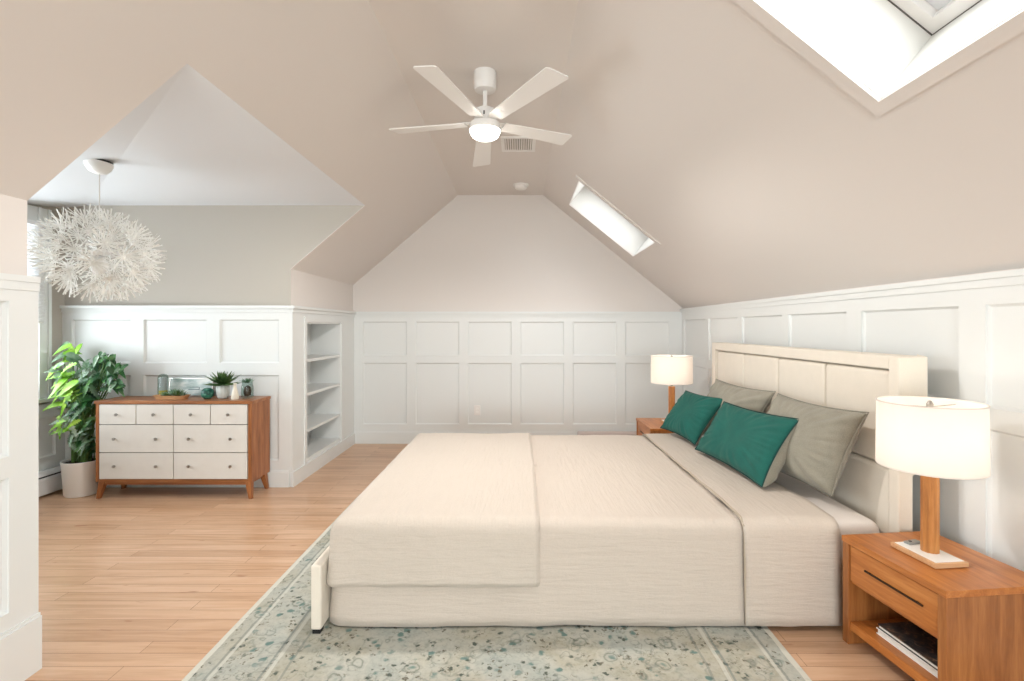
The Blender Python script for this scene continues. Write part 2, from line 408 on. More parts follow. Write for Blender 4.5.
# gable walls
gab = [(XL, 0), (XR, 0), (XR, ZW), (XB_, ZC), (XA, ZC), (XL, ZK)]
struct(MB().prism([(x, YB, z) for x, z in gab], (0, T, 0)), 'wall_back', M['greige'])
mb = MB()
mb.plate((0, YR, 0), (1, 0, 0), (0, 0, 1), (0, -1, 0), XL, XR, 0, ZW, holes=[(-1.55, 1.55, 0.55, ZW)], t=T, rims=False)
mb.prism([(XL, YR, ZW), (-1.55, YR, ZW), (-1.55, YR, ZK+(XL+1.55)*-ML), (XL, YR, ZK)], (0, -T, 0))
mb.prism([(1.55, YR, ZW), (XR, YR, ZW), (1.55, YR, ZW+(XR-1.55)*MS)], (0, -T, 0))
mb.prism([(-1.3, YR, 2.4), (0.9, YR, 2.4), (XB_, YR, ZC), (XA, YR, ZC)], (0, -T, 0))
struct(mb, 'wall_rear', M['greige'])
wn = thing('window_3', None, None, (0, 0, 0)); wn['kind'] = 'structure'
MB().plate((0, YR-0.04, 0), (1, 0, 0), (0, 0, 1), (0, -1, 0), -1.55, 1.55, 0.55, 2.4,
           holes=[(-1.48, -0.54, 0.62, 2.32), (-0.48, 0.48, 0.62, 2.32), (0.54, 1.48, 0.62, 2.32)], t=0.05).build('window_frame', M['white'], wn)
MB().box(-1.6, 1.6, YR-0.01, YR+0.06, 0.51, 0.55).build('window_sill', M['white'], wn)

# knee walls
NICH = (4.70, 5.62, 0.145, 1.405)
mb = MB()
mb.plate((XL, 0, 0), (0, 1, 0), (0, 0, 1), (-1, 0, 0), YR, YD0-0.001, 0, ZK, t=T)
struct(mb, 'wall_left', M['greige'])
mb = MB()
mb.plate((XL, 0, 0), (0, 1, 0), (0, 0, 1), (-1, 0, 0), YD1+0.001, YB, 0, ZK, holes=[NICH], t=0.05)
struct(mb, 'wall_left_far', M['greige'])
struct(MB().plate((XR, 0, 0), (0, 1, 0), (0, 0, 1), (1, 0, 0), YR, YB, 0, ZW, t=T), 'wall_right', M['greige'])
# dormer room
slope = lambda x: ZK+(x-XL)*ML
for nm, y, d in (('wall_dormer_back', YD1, T), ('wall_dormer_front', YD0, -T)):
    mb = MB()
    mb.prism([(XD-T, y, 0), (XL-0.001, y, 0), (XL-0.001, y, ZD), (XD-T, y, ZD)], (0, d, 0))
    k = XL-0.001
    mb.prism([(k, y, ZK+0.006), (XL, y, ZK+0.006), (XO-0.006, y, ZD), (k, y, ZD)], (0, d*0.98, 0))
    struct(mb, nm, M['dormer_grey'])
WD = (3.32, 4.17, 0.80, 2.20); WD2 = (2.30, 3.15, 0.80, 2.20)  # second opening is unseen, added to let light into the dormer
struct(MB().plate((XD, 0, 0), (0, 1, 0), (0, 0, 1), (-1, 0, 0), YD0, YD1, 0, ZD, holes=[WD, WD2], t=T), 'wall_dormer_left', M['dormer_grey'])
# dormer ceiling: level beyond the hip, falling slightly towards the near corner
a = (XO+0.001, YD0, ZD); b = (XD-T, YD0+(XO-XD+T), ZD)
mb = MB()
mb.prism([a, (XO+0.001, YD1, ZD), (XD-T, YD1, ZD), b], (0, 0, 0.1))
mb.prism([a, b, (XD-T, YD0, ZD-0.34)], (0, 0, 0.1))
struct(mb, 'ceiling_dormer', M['ceil_white'])

for nm, w_, blind in (('window_4', WD, True), ('window_5', WD2, False)):
    wn = thing(nm, None, None, (0, 0, 0)); wn['kind'] = 'structure'
    y0, y1, z0, z1 = w_; zm = (z0+z1)/2
    MB().plate((XD-0.001, 0, 0), (0, 1, 0), (0, 0, 1), (-1, 0, 0), y0+0.001, y1-0.001, z0+0.001, z1-0.001,
               holes=[(y0+0.05, y1-0.05, z0+0.06, zm-0.02), (y0+0.05, y1-0.05, zm+0.02, z1-0.05)], t=0.10).build('window_frame', M['white'], wn, bev=0.003)
    MB().box(XD-0.07, XD-0.066, y0+0.04, y1-0.04, z0+0.04, z1-0.04).build('pane', M['glass'], wn)
    mb = MB().plate((XD+0.022, 0, 0), (0, 1, 0), (0, 0, 1), (-1, 0, 0), y0-0.11, y1+0.11, z0-0.02, z1+0.12, holes=[w_], t=0.022)
    mb.box(XD, XD+0.035, y1+0.085, y1+0.11, z0-0.02, z1+0.12)
    mb.box(XD, XD+0.035, y1+0.0, y1+0.02, z0-0.02, z1+0.12)
    mb.build('casing', M['white'], wn, bev=0.003)
    MB().box(XD-0.0, XD+0.06, y0-0.13, y1+0.13, z0-0.05, z0-0.02).build('window_sill', M['white'], wn, bev=0.004)
    if blind:
        mb = MB()
        mb.box(XD+0.024, XD+0.05, y0-0.03, y1+0.045, z1-0.035, z1)
        for k in range(30):
            z = z1-0.05-k*0.026
            mb.box(-0.0008, 0.0008, y0-0.025, y1+0.04, -0.014, 0.014, M4=Matrix.Translation((XD+0.037, 0, z)) @ Matrix.Rotation(R(35), 4, 'Y'))
        mb.build('blind', M['blind'], wn)

# ------------------------------------------------------------------ wainscot
def wains(name, O, U, Nn, u0, u1, ztop, panels, cap=0.03, base=0.13, t=0.022, capt=0.028, ends=()):
    O, U, Nn = Vector(O), Vector(U), Vector(Nn); Z = Vector((0, 0, 1)); mb = MB()
    mb.plate(O+Nn*t, U, Z, -Nn, u0, u1, 0, ztop, holes=[tuple(p) for p in panels], t=t)
    for p in panels:                      # panel bed and sloping moulding
        a, b, c, d = p; w = 0.011
        P = lambda u, v, n: O+U*u+Z*v+Nn*n
        o = [(a, c), (b, c), (b, d), (a, d)]; i_ = [(a+w, c+w), (b-w, c+w), (b-w, d-w), (a+w, d-w)]
        for k in range(4):
            q, r = o[k], o[(k+1) % 4]; q2, r2 = i_[k], i_[(k+1) % 4]
            mb.poly([P(*q, t-0.008), P(*r, t-0.008), P(*r2, t-0.017), P(*q2, t-0.017)])
        mb.poly([P(*x, t-0.017) for x in i_])
    def bar(z0, z1, n, e0=0, e1=0):
        lo = [O+U*(u0-e0)+Z*z0, O+U*(u1+e1)+Z*z0, O+U*(u1+e1)+Z*z0+Nn*n, O+U*(u0-e0)+Z*z0+Nn*n]
        mb.hexa(lo, [p+Z*(z1-z0) for p in lo])
    bar(ztop-0.012, ztop+0.012, t+capt); bar(ztop-0.045, ztop-0.012, t+min(0.010, capt*0.5))
    bar(0, base, t+0.014); bar(base, base+0.012, t+0.008)
    o = struct(mb, name, M['white'], weld=False)
    return o
ZU = (1.028, 1.424); ZL = (0.225, 0.942)
bp = []
for k in range(6):
    c = -1.567+k*0.613
    for z in (ZU, ZL): bp.append((c-0.255, c+0.255, *z))
wains('trim_3', (0, YB, 0), (1, 0, 0), (0, -1, 0), XL, XR, 1.528, bp)
rp = []
for y1, y0 in ((6.0, 5.30), (5.22, 4.52), (4.44, 3.76), (3.67, 3.02), (2.89, 2.25), (2.12, 1.47), (1.36, 0.72), (0.62, -0.02)):
    for z in ((1.028, 1.445), ZL): rp.append((y0, y1, *z))
wains('trim_4', (XR, 0, 0), (0, 1, 0), (-1, 0, 0), YR, YB, 1.560, rp, capt=0.016)
dp = [(-3.80, -3.30), (-3.19, -2.655), (-2.545, -2.04)]
wains('trim_5', (0, YD1, 0), (1, 0, 0), (0, -1, 0), XD, XL-0.0005, 1.528, [(a, b, *z) for a, b in dp for z in ((1.052, 1.422), (0.225, 0.95))])
wains('trim_6', (XL, 0, 0), (0, 1, 0), (1, 0, 0), YR, YD0+0.004, 1.540,
      [(a, b, *z) for a, b in ((1.27, 1.945), (0.5, 1.17), (-0.3, 0.4)) for z in ((0.87, 1.45), (0.285, 0.79))], base=0.21, t=0.04, cap=0, capt=0.008)
# shelf wall: plain boards around the niche
mb = MB().plate((XL+0.022, 0, 0), (0, 1, 0), (0, 0, 1), (-1, 0, 0), YD1-0.0225, YB, 0, 1.528, holes=[NICH], t=0.022)
mb.box(XL, XL+0.05, YD1-0.05, YB, 1.516, 1.540); mb.box(XL, XL+0.032, YD1-0.03, YB, 1.483, 1.516)
mb.box(XL+0.022, XL+0.036, YD1-0.036, YB, 0, 0.125)
for a, b in ((NICH[0]-0.045, NICH[0]), (NICH[1], NICH[1]+0.045)): mb.box(XL+0.022, XL+0.032, a, b, 0.125, NICH[3])
mb.box(XL+0.022, XL+0.032, NICH[0]-0.045, NICH[1]+0.045, NICH[3], NICH[3]+0.045)
struct(mb, 'trim_7', M['white'], weld=False)
# dormer left wall boards under the window
wains('trim_8', (XD, 0, 0), (0, 1, 0), (1, 0, 0), YD0, YD1-0.022, 0.72, [(3.75, 4.33, 0.30, 0.62), (3.05, 3.65, 0.30, 0.62), (2.35, 2.95, 0.30, 0.62)], capt=0.01)
# built-in shelves
bs = thing('built_in_bookcase', 'white built-in bookcase with three shelves recessed in the left wall', 'bookcase', (XL-0.001, NICH[0], 0))
w = NICH[1]-NICH[0]; z0, z1 = NICH[2], NICH[3]; dpt = 0.30
mb = MB()
mb.box(-dpt, 0.019, -0.002, 0.014, z0-0.002, z1+0.002); mb.box(-dpt, 0.019, w-0.014, w+0.002, z0-0.002, z1+0.002)
mb.box(-dpt, 0.019, 0.014, w-0.014, z1-0.014, z1+0.002); mb.box(-dpt, 0.018, 0.014, w-0.014, z0-0.002, z0+0.02)
mb.build('case', M['white'], bs)
MB().box(-dpt-0.012, -dpt, 0, w, z0, z1).build('back_panel', M['white'], bs)
for z in (0.425, 0.755, 1.065):
    MB().box(-dpt, 0.018, 0.014, w-0.014, z-0.026, z).build('shelf', M['white'], bs, bev=0.002)

# ------------------------------------------------------------------ ceiling things
# fan
FX, FY = -0.207, 3.17
fan = thing('ceiling_fan', 'white five-bladed ceiling fan with a lit dome light', 'ceiling fan', (FX, FY, ZC))
MB().lathe([(0, 0), (0.066, 0), (0.069, -0.01), (0.069, -0.095), (0.062, -0.112), (0.03, -0.118), (0, -0.118)], n=40).build('canopy', M['fan_white'], fan, smooth=40)
MB().lathe([(0, -0.11), (0.0135, -0.11), (0.0135, -0.235), (0.022, -0.24), (0.022, -0.262), (0, -0.262)], n=20).build('downrod', M['fan_white'], fan, smooth=40)
mh = MB().lathe([(0, -0.222), (0.045, -0.222), (0.062, -0.232), (0.066, -0.25), (0.066, -0.30), (0.088, -0.312), (0.092, -0.325), (0.092, -0.345), (0, -0.345)], n=40).build('motor_housing', M['fan_white'], fan, smooth=40)
for k in range(6):
    a = k*pi/3+0.5
    MB().box(-0.004, 0.004, -0.002, 0.002, -0.011, 0.011, M4=Matrix.Translation((0.0665*cos(a), 0.0665*sin(a), -0.272)) @ Matrix.Rotation(a+pi/2, 4, 'Z')).build('vent_slot', M['black'], mh)
MB().lathe([(0.096, -0.342), (0.1, -0.35), (0.096, -0.358), (0, -0.358)], n=40).build('trim_ring', M['fan_white'], fan, smooth=40)
MB().lathe([(0.09, -0.357), (0.09, -0.372), (0.08, -0.392), (0.055, -0.405), (0, -0.41)], n=36).build('light_dome', M['dome'], fan, smooth=60, label='glowing white dome light')
tips = [((424, 66)), ((558, 72)), ((567, 140)), ((481.5, 165)), ((394, 131))]
hz = ZC-0.31-1.35
for px, py in tips:
    X = (px-519)*hz/(328-py)-FX; Y = 520*hz/(328-py)-FY
    a = atan2(Y, X); r = sqrt(X*X+Y*Y)
    m4 = Matrix.Translation((0, 0, -0.312)) @ Matrix.Rotation(a, 4, 'Z') @ Matrix.Rotation(R(-9), 4, 'X')
    mb = MB(); w0, w1 = 0.045, 0.068
    outl = [(0.12, -w0), (r-0.012, -w1), (r, -w1+0.012), (r+0.006, w1-0.01), (r-0.004, w1), (0.12, w0)]
    mb.hexa([m4 @ Vector((x, y, -0.0035)) for x, y in outl], [m4 @ Vector((x, y, 0.0035)) for x, y in outl])
    bl = mb.build('blade', M['fan_white'], fan, bev=0.0015)
    mb = MB(); o2 = [(0.05, -0.022), (0.17, -0.032), (0.19, 0.0), (0.17, 0.032), (0.05, 0.022)]
    mb.hexa([m4 @ Vector((x, y, 0.004)) for x, y in o2], [m4 @ Vector((x, y, 0.009)) for x, y in o2]); mb.build('blade_bracket', M['fan_white'], bl)
pl = bpy.data.lights.new('fan_light', 'SPOT'); pl.energy = 130; pl.color = (1, 0.95, 0.90); pl.shadow_soft_size = 0.09; pl.spot_size = R(170); pl.spot_blend = 0.3
po = bpy.data.objects.new('fan_light', pl); C.objects.link(po); po.location = (0, 0, -0.43); po.parent = fan

# vent
vt = thing('ceiling_vent', 'small white slotted air vent on the flat ceiling behind the fan', 'vent', (-0.005, 4.40, ZC))
MB().plate((0, 0, -0.012), (1, 0, 0), (0, 1, 0), (0, 0, 1), -0.145, 0.145, -0.17, 0.17, holes=[(-0.115, 0.115, -0.14, 0.14)], t=0.012).build('frame', M['fan_white'], vt, bev=0.002)
MB().box(-0.115, 0.115, -0.14, 0.14, -0.003, -0.0005).build('backing', mat('vent_backing', (176, 168, 160), 0.8), vt)
mb = MB()
for k in range(12):
    x = -0.105+k*0.019; mb.box(-0.007, 0.007, -0.14, 0.14, -0.0008, 0.0008, M4=Matrix.Translation((x, 0, -0.008)) @ Matrix.Rotation(R(32 if k < 6 else -32), 4, 'Y'))
mb.build('slat', M['fan_white'], vt)
# smoke detector
sd = thing('smoke_detector', 'round white smoke detector on the flat ceiling near the back wall', 'smoke detector', (0.02, 5.66, ZC))
MB().lathe([(0, 0), (0.085, 0), (0.085, -0.012), (0.078, -0.016), (0, -0.016)], n=36).build('base', M['fan_white'], sd, smooth=40)
MB().lathe([(0.068, -0.015), (0.066, -0.038), (0.055, -0.048), (0.03, -0.052), (0, -0.053)], n=36).build('cover', M['fan_white'], sd, smooth=40)

# pendant made of paper flowers
CX, CY, CZ = -2.598, 3.22, 1.812
pn = thing('pendant_lamp', 'white dandelion pendant lamp of paper flowers hanging in the dormer', 'pendant lamp', (CX, CY, ZD-0.006))
tm = Matrix.Rotation(R(8), 4, 'Y')
MB().lathe([(0.0, -0.012), (0.074, -0.012), (0.075, -0.03), (0.066, -0.052), (0.045, -0.078), (0.018, -0.088), (0, -0.088)], n=32, M4=tm).build('canopy', M['ceramic'], pn, smooth=50)
MB().lathe([(0.0, 0.0), (0.07, 0.0), (0.07, -0.012), (0, -0.012)], n=28, M4=tm).build('canopy_gap', M['black'], pn)  # black disc painted as the shaded gap between canopy and ceiling
MB().tube([(0, 0, -0.08), (0, 0, CZ-ZD+0.03)], 0.0035, 8).build('cord', M['fan_white'], pn)
sock = MB().lathe([(0, 0.06), (0.02, 0.055), (0.02, 0.0), (0.016, -0.01), (0, -0.01)], c=(0, 0, CZ-ZD), n=20).build('socket', M['steel'], pn, smooth=40)
MB().lathe([(0.0, -0.01), (0.02, -0.015), (0.045, -0.05), (0.05, -0.075), (0.04, -0.105), (0.02, -0.12), (0, -0.123)], c=(0, 0, CZ-ZD), n=20).build('bulb', M['ceramic'], pn, smooth=80)
NF = 46
def floret_mesh(seed):
    rnd = random.Random(seed); mb = MB()
    mb.lathe([(0, -0.02), (0.010, -0.018), (0.014, 0.0), (0.011, 0.010), (0, 0.013)], n=10)
    for k in range(22):
        a = 2*pi*k/22+rnd.uniform(-.05, .05); el = R((8, 30)[k % 2]+rnd.uniform(-4, 4)); ln = rnd.uniform(0.085, 0.1)
        d = Vector((cos(a)*cos(el), sin(a)*cos(el), sin(el))); s_ = Vector((-sin(a), cos(a), 0)); n_ = d.cross(s_)
        w = 0.0027
        p0 = d*0.008; p1 = d*ln*0.6+Vector((0, 0, 0.004)); p2 = d*ln+Vector((0, 0, 0.024))
        for A, B, wa, wb in ((p0, p1, w, w*0.9), (p1, p2, w*0.9, w*1.5)):
            th = n_*0.0007
            mb.hexa([A-s_*wa-th, A+s_*wa-th, A+s_*wa+th, A-s_*wa+th], [B-s_*wb-th, B+s_*wb-th, B+s_*wb+th, B-s_*wb+th])
    return mb
fl_src = None
frame = MB()
fl_me = []
for sd_ in range(3):
    o = floret_mesh(sd_).build('paper_flower', M['paper'], pn, weld=False); fl_me.append(o)
used = [False]*3
for i in range(NF):
    y = 1-2*(i+0.5)/NF; rr = sqrt(1-y*y); ph = i*pi*(3-sqrt(5))
    d = Vector((rr*cos(ph), rr*sin(ph), y))
    jr = random.uniform(0.92, 1.06)
    p = Vector((d.x*0.262*jr, d.y*0.262*jr, CZ-ZD+d.z*0.215*jr))
    src = fl_me[i % 3]
    if not used[i % 3]: o = src; used[i % 3] = True
    else:
        o = src.copy(); C.objects.link(o); o.parent = pn
    o.location = p; o.rotation_euler = d.to_track_quat('Z', 'Y').to_euler()
    frame.tube([(0, 0, CZ-ZD), p*0.999], 0.0014, 4, cap=False)
frame.lathe([(0.035, -0.02), (0.05, 0.0), (0.035, 0.02)], c=(0, 0, CZ-ZD+0.01), n=16)
frame.build('wire_frame', M['fan_white'], pn, weld=False)

# ------------------------------------------------------------------ small wall things
def outlet(loc, rz, label):
    t = thing('electrical_outlet', label, 'outlet', loc, rz)
    MB().box(-0.036, 0.036, -0.006, 0, -0.058, 0.058).build('cover_plate', M['fan_white'], t, bev=0.002)
    for z in (-0.02, 0.02): MB().box(-0.017, 0.017, -0.008, -0.006, z-0.013, z+0.013).build('socket', M['ceramic'], t, bev=0.001)
outlet((-0.49, YB-0.004, 0.385), 0, 'white outlet plate inside the third lower panel of the back wall')
# baseboard heaters
bh = thing('baseboard_heater', 'white metal baseboard heater under the dormer window beside the plant', 'heater', (XD+0.036, 3.45, 0))
prof = [(0, 0.02), (0.07, 0.02), (0.07, 0.14), (0.062, 0.155), (0.0, 0.155)]
MB().prism([(x, -0.95, z) for x, z in prof], (0, 1.87, 0)).build('cover', M['heater'], bh, bev=0.003)
prof = [(0, 0.175), (0.05, 0.175), (0.066, 0.168), (0.062, 0.182), (0.04, 0.2), (0, 0.2)]
MB().prism([(x, -0.95, z) for x, z in prof], (0, 1.87, 0)).build('top_cover', M['heater'], bh, bev=0.002)
MB().box(0.0, 0.058, -0.94, 0.91, 0.155, 0.176).build('grille', M['black'], bh)
MB().box(0.0, 0.074, 0.9, 0.93, 0.0, 0.202).build('end_cap', M['heater'], bh, bev=0.004)
b2 = thing('baseboard_heater', 'low pinkish beige baseboard heater along the back wall behind the bed', 'heater', (1.02, YB-0.037, 0))
MB().prism([(-0.34, y, z) for y, z in ((0, 0.01), (-0.06, 0.01), (-0.06, 0.12), (-0.045, 0.145), (0, 0.15))], (0.76, 0, 0)).build('cover', M['heater_beige'], b2, bev=0.012, seg=3)
MB().box(-0.33, 0.41, -0.063, -0.058, 0.105, 0.115).build('grille', M['bronze'], b2)

# ------------------------------------------------------------------ rug
rg = MB().box(0, 2.4, 0, 2.9, 0, 0.009).build('area_rug', M['rug'], bev=0.003)
rg.location = (-1.285, 1.30, 0.0005)
tag(rg, 'faded grey green patterned rug with teal blossoms under the bed', 'rug')

# ------------------------------------------------------------------ bed
BX0, BX1, BY0, BY1, BT = -0.835, 1.685, 2.37, 4.26, 0.47
bed = thing('bed', 'large bed with a cream upholstered headboard and low footboard', 'bed', (0, 0, 0.0095))
mb = MB(); mb.box(BX0+0.05, BX1-0.01, BY0+0.04, BY1-0.04, 0.06, 0.22)
for x in (BX0+0.1, BX1-0.15):
    for y in (BY0+0.1, BY1-0.15): mb.box(x, x+0.06, y, y+0.06, 0, 0.06)
mb.build('bed_base', M['headboard'], bed)
mb = MB().box(BX0+0.02, BX1-0.001, BY0+0.015, BY1-0.015, 0.22, BT-0.022)
mb.build('mattress', M['sheet'], bed, bev=0.06, seg=5, smooth=60)
# headboard
HX, HX1, HY0, HY1, HZ = 1.69, 1.822, 2.315, 4.56, 1.214
hb = MB()
for ya, yb in ((HY0, HY0+0.06), (HY1-0.08, HY1)): hb.prism([(HX, ya, 0), (HX+0.065, ya, 0), (HX+0.065, ya, 0.68), (HX1, ya, 0.72), (HX1, ya, HZ), (HX, ya, HZ)], (0, yb-ya, 0))
hb.box(HX, HX1, HY0+0.06, HY1-0.08, HZ-0.062, HZ)
hb.box(HX+0.05, HX+0.064, HY0+0.06, HY1-0.08, 0.1, HZ-0.062)
hbo = hb.build('headboard', M['headboard'], bed, bev=0.006)
ys = [HY0+0.062+i*(HY1-HY0-0.144)/4 for i in range(5)]
for i in range(4):
    MB().box(HX+0.014, HX+0.06, ys[i]+0.003, ys[i+1]-0.003, 0.702, HZ-0.069).build('padded_panel', M['headboard'], hbo, bev=0.022, seg=5, smooth=60)
MB().box(HX+0.014, HX+0.06, ys[0]+0.003, ys[4]-0.003, 0.20, 0.696).build('padded_panel', M['headboard'], hbo, bev=0.022, seg=4, smooth=60)
# footboard
MB().box(-0.912, -0.866, 2.275, 4.36, 0.018, 0.30).build('footboard', M['headboard'], bed, bev=0.008, seg=3, smooth=60)
for y in (2.30, 4.30): MB().box(-0.906, -0.872, y-0.02, y+0.02, 0.0, 0.018).build('foot', M['black'], bed)

def nz(p, s, k): return (noise.noise(Vector(p)*s))*k
def rrect_path(x0, xh, y0, y1, rc, foot=True, nx=40, ny=34, nc=6):
    """U-shaped path: head-near -> foot-near corner -> foot-far corner -> head-far"""
    pts = []
    for i in range(nx+1): pts.append((xh+(x0+rc-xh)*i/nx, y0))
    for i in range(1, nc): a = pi*1.5-(pi/2)*i/nc; pts.append((x0+rc+rc*cos(a), y0+rc+rc*sin(a)))
    for i in range(ny+1): pts.append((x0, y0+rc+(y1-y0-2*rc)*i/ny))
    for i in range(1, nc): a = pi-(pi/2)*i/nc; pts.append((x0+rc+rc*cos(a), y1-rc+rc*sin(a)))
    for i in range(nx+1): pts.append((x0+rc+(xh-x0-rc)*i/nx, y1))
    return pts
def drape(x0, xh, y0, y1, zt, zh, r=0.055, rc=0.05, flare=0.02, amp=0.006, seed=0):
    mb = MB(); prof = []
    nh = 12
    for i in range(nh+1):
        f = i/nh; prof.append((flare*(1-f)**1.5, zh+(zt-r-zh)*f))
    for i in range(1, 7):
        a = (pi/2)*i/6; prof.append((-r*(1-cos(a)), zt-r+r*sin(a)))
    dmax = (y1-y0)/2
    k = 14
    for i in range(1, k+1): prof.append((-r-(dmax-r)*i/k, zt))
    rings = []
    for o, z in prof:
        rr = max(rc+o, 0.001) if o > -rc else 0.001
        ring = []
        kx = min(1.0, (xh-x0-0.2)/dmax)
        ox = o if o > -r else -r+(o+r)*kx
        for (x, y) in rrect_path(x0-ox, xh, y0-o, y1+o, rr):
            hang = max(0, min(1, (zt-z)/(zt-zh)))
            q = Vector((x, y, seed))
            out = nz((x*1.0, y*1.0, seed), 5.5, amp*2.2*hang)+nz((x, y, z*2+seed), 16, amp*0.5)
            cx, cy = (x0+xh)/2+0.6, (y0+y1)/2
            dx = -1 if x < x0+0.03 else 0; dy = (-1 if y < cy else 1) if abs(y-cy) > (y1-y0)/2-0.12 else 0
            zz = z+nz((x, y, seed+3), 3.2, 0.008*(1-hang))+nz((x, y, seed+7), 11, 0.003*(1-hang))
            if z <= zh+1e-6: zz = z+nz((x, y, seed+5), 3, 0.006)
            ring.append(mb.b.verts.new((x+dx*out*0.4, y+dy*out, zz)))
        rings.append(ring)
    for A, B in zip(rings, rings[1:]):
        for i in range(len(A)-1): mb.b.faces.new((A[i], A[i+1], B[i+1], B[i]))
    mb.hem = [q.co.copy() for q in rings[0]]
    mb.edge = [g_[0].co.copy() for g_ in rings]+[g_[-1].co.copy() for g_ in rings[::-1]][1:]
    return mb
def hem(parent, paths, rad, m_):
    mb = MB()
    for p in paths: mb.tube(p, rad, 7)
    mb.build('hem', m_, parent, weld=False, smooth=179)
cvm = drape(BX0-0.006, 1.02, 2.35, 4.275, BT, 0.022, flare=0.022)
hm, he = cvm.hem, cvm.edge
cv = cvm.build('coverlet', M['quilt'], smooth=179, solid=0.008)
tag(cv, 'ivory quilted coverlet draped over the bed down to the rug', 'bedspread')
hem(cv, [hm], 0.006, M['quilt'])
cvm = drape(-0.846, 0.088, 2.333, 4.29, BT+0.013, 0.2, r=0.06, rc=0.035, flare=0.012, seed=4)
hm, he = cvm.hem, cvm.edge
th = cvm.build('throw_blanket', M['throw'], smooth=179, solid=0.010)
tag(th, 'ivory quilted throw lying over the foot end of the bed', 'blanket')
hem(th, [hm, [p+Vector((0, 0, 0.004)) for p in he]], 0.006, M['throw'])
# turned-back top band of the bedspread
def band(x0, x1, y0, y1, zt, zh, r=0.06, seed=9):
    mb = MB(); prof = []
    for i in range(11): f = i/10; prof.append((y0-0.014*(1-f), zh+(zt-r-zh)*f))
    for i in range(1, 7): a = pi/2*i/6; prof.append((y0+r*(1-cos(a)), zt-r+r*sin(a)))
    for i in range(1, 20): prof.append((y0+r+(y1-y0-2*r)*i/20, zt))
    for i in range(7): a = pi/2*i/6; prof.append((y1-r+r*sin(a), zt-r+r*cos(a)))
    for i in range(1, 11): f = i/10; prof.append((y1+0.014*f, zt-r+(zh-zt+r)*f))
    g = []
    n = 18
    for i in range(n+1):
        x = x0+(x1-x0)*i/n
        row = []
        for y, z in prof:
            hang = max(0, min(1, (zt-z)/(zt-zh)))
            s_ = -1 if y < (y0+y1)/2 else 1
            row.append(mb.b.verts.new((x+nz((x, y, z), 4, 0.006), y+s_*abs(nz((x, 0, seed), 7, 0.02))*hang, z+nz((x, y, seed), 6, 0.008)*(1-hang))))
        g.append(row)
    for A, B in zip(g, g[1:]):
        for i in range(len(A)-1): mb.b.faces.new((A[i], A[i+1], B[i+1], B[i]))
    return mb
tb = thing('folded_quilt', 'pinkish ivory quilt band folded back at the head end of the bed', 'quilt', (0, 0, 0))
band(1.012, 1.44, 2.336, 4.285, BT+0.011, 0.024).build('quilt_layer', M['quilt'], tb, smooth=179, solid=0.008)
pts = [(1.012, 2.319, 0.03), (1.012, 2.326, 0.2), (1.012, 2.332, 0.36), (1.012, 2.334, BT-0.05), (1.012, 2.345, BT-0.012), (1.012, 2.375, BT+0.015), (1.012, 2.42, BT+0.021)]
pts += [(1.012+nz((1, y, 2), 2, 0.01), y, BT+0.021+nz((1, y, 9), 6, 0.006)) for y in [2.5+0.1*i for i in range(18)]]
MB().tube(pts, 0.0055, 8).build('seam_piping', M['seam'], tb, smooth=179)

# cushions -------------------------------------------------
def cushion(name, label, cat, BL, BR, TR, TL, t, mats, pip=None, seed=0, group=None, gus=0):
    # a stuffed cushion spanned by its four corners, seen from the foot of the bed
    group = 'grey sleeping pillows' if name == 'pillow' else 'teal velvet cushions'
    BL, BR, TR, TL = map(Vector, (BL, BR, TR, TL)); c = (BL+BR+TR+TL)/4
    o = thing(name, label, cat, c, 0, group)
    nrm = (BR-TL).cross(TR-BL).normalized()
    if nrm.x > 0: nrm = -nrm
    n = 36; mb = MB(); grid = {}
    for side in (1, -1):
        for i in range(n+1):
            for j in range(n+1):
                u, v = -1+2*i/n, -1+2*j/n
                edge = i in (0, n) or j in (0, n)
                if edge and side == -1 and not gus: grid[(side, i, j)] = grid[(1, i, j)]; continue
                uu = u*(1-0.075*(1-v*v)); vv = v*(1-0.085*(1-u*u))
                a, b = (uu+1)/2, (vv+1)/2
                p = BL*(1-a)*(1-b)+BR*a*(1-b)+TR*a*b+TL*(1-a)*b-c
                k = max(0, (1-u**4))**0.6*max(0, (1-v**4))**0.6
                cr = abs(u)*abs(v); e_ = max(abs(u), abs(v))
                ang = atan2(abs(v), abs(u)+1e-6)
                fold = sin(18*ang+seed)*0.011*cr*(1-e_**8)+sin(30*ang+seed*2+u*3)*0.007*e_**2*(1-e_**8)
                z = t/2*k*(1-0.1*cr)+fold+noise.noise(Vector((p.y*7, p.z*9, seed+side)))*0.012*k
                if side == -1 and gus: p = p-nrm*gus*(1-cr**5*0.85)
                grid[(side, i, j)] = mb.b.verts.new(p+nrm*side*z)
    for side in (1, -1):
        for i in range(n):
            for j in range(n):
                f = mb.b.faces.new([grid[(side, a, b)] for a, b in ((i, j), (i+1, j), (i+1, j+1), (i, j+1))])
                f.material_index = 0 if side == 1 or len(mats) == 1 else 1
    loop = [(i, 0) for i in range(n)]+[(n, j) for j in range(n)]+[(n-i, n) for i in range(n)]+[(0, n-j) for j in range(n)]
    if gus:
        for (a, b), (c_, d_) in zip(loop, loop[1:]+loop[:1]):
            mb.b.faces.new((grid[(1, a, b)], grid[(1, c_, d_)], grid[(-1, c_, d_)], grid[(-1, a, b)])).material_index = 1
    lp = [grid[(1, i, j)].co.copy() for i, j in loop]; lp.append(lp[0].copy())
    mb.build('cushion_body', mats, o, smooth=179, sub=1)
    if pip: MB().tube(lp, 0.0035, 6, cap=False).build('piping', pip, o, smooth=179)
    return o
gf = M['grey_fabric']
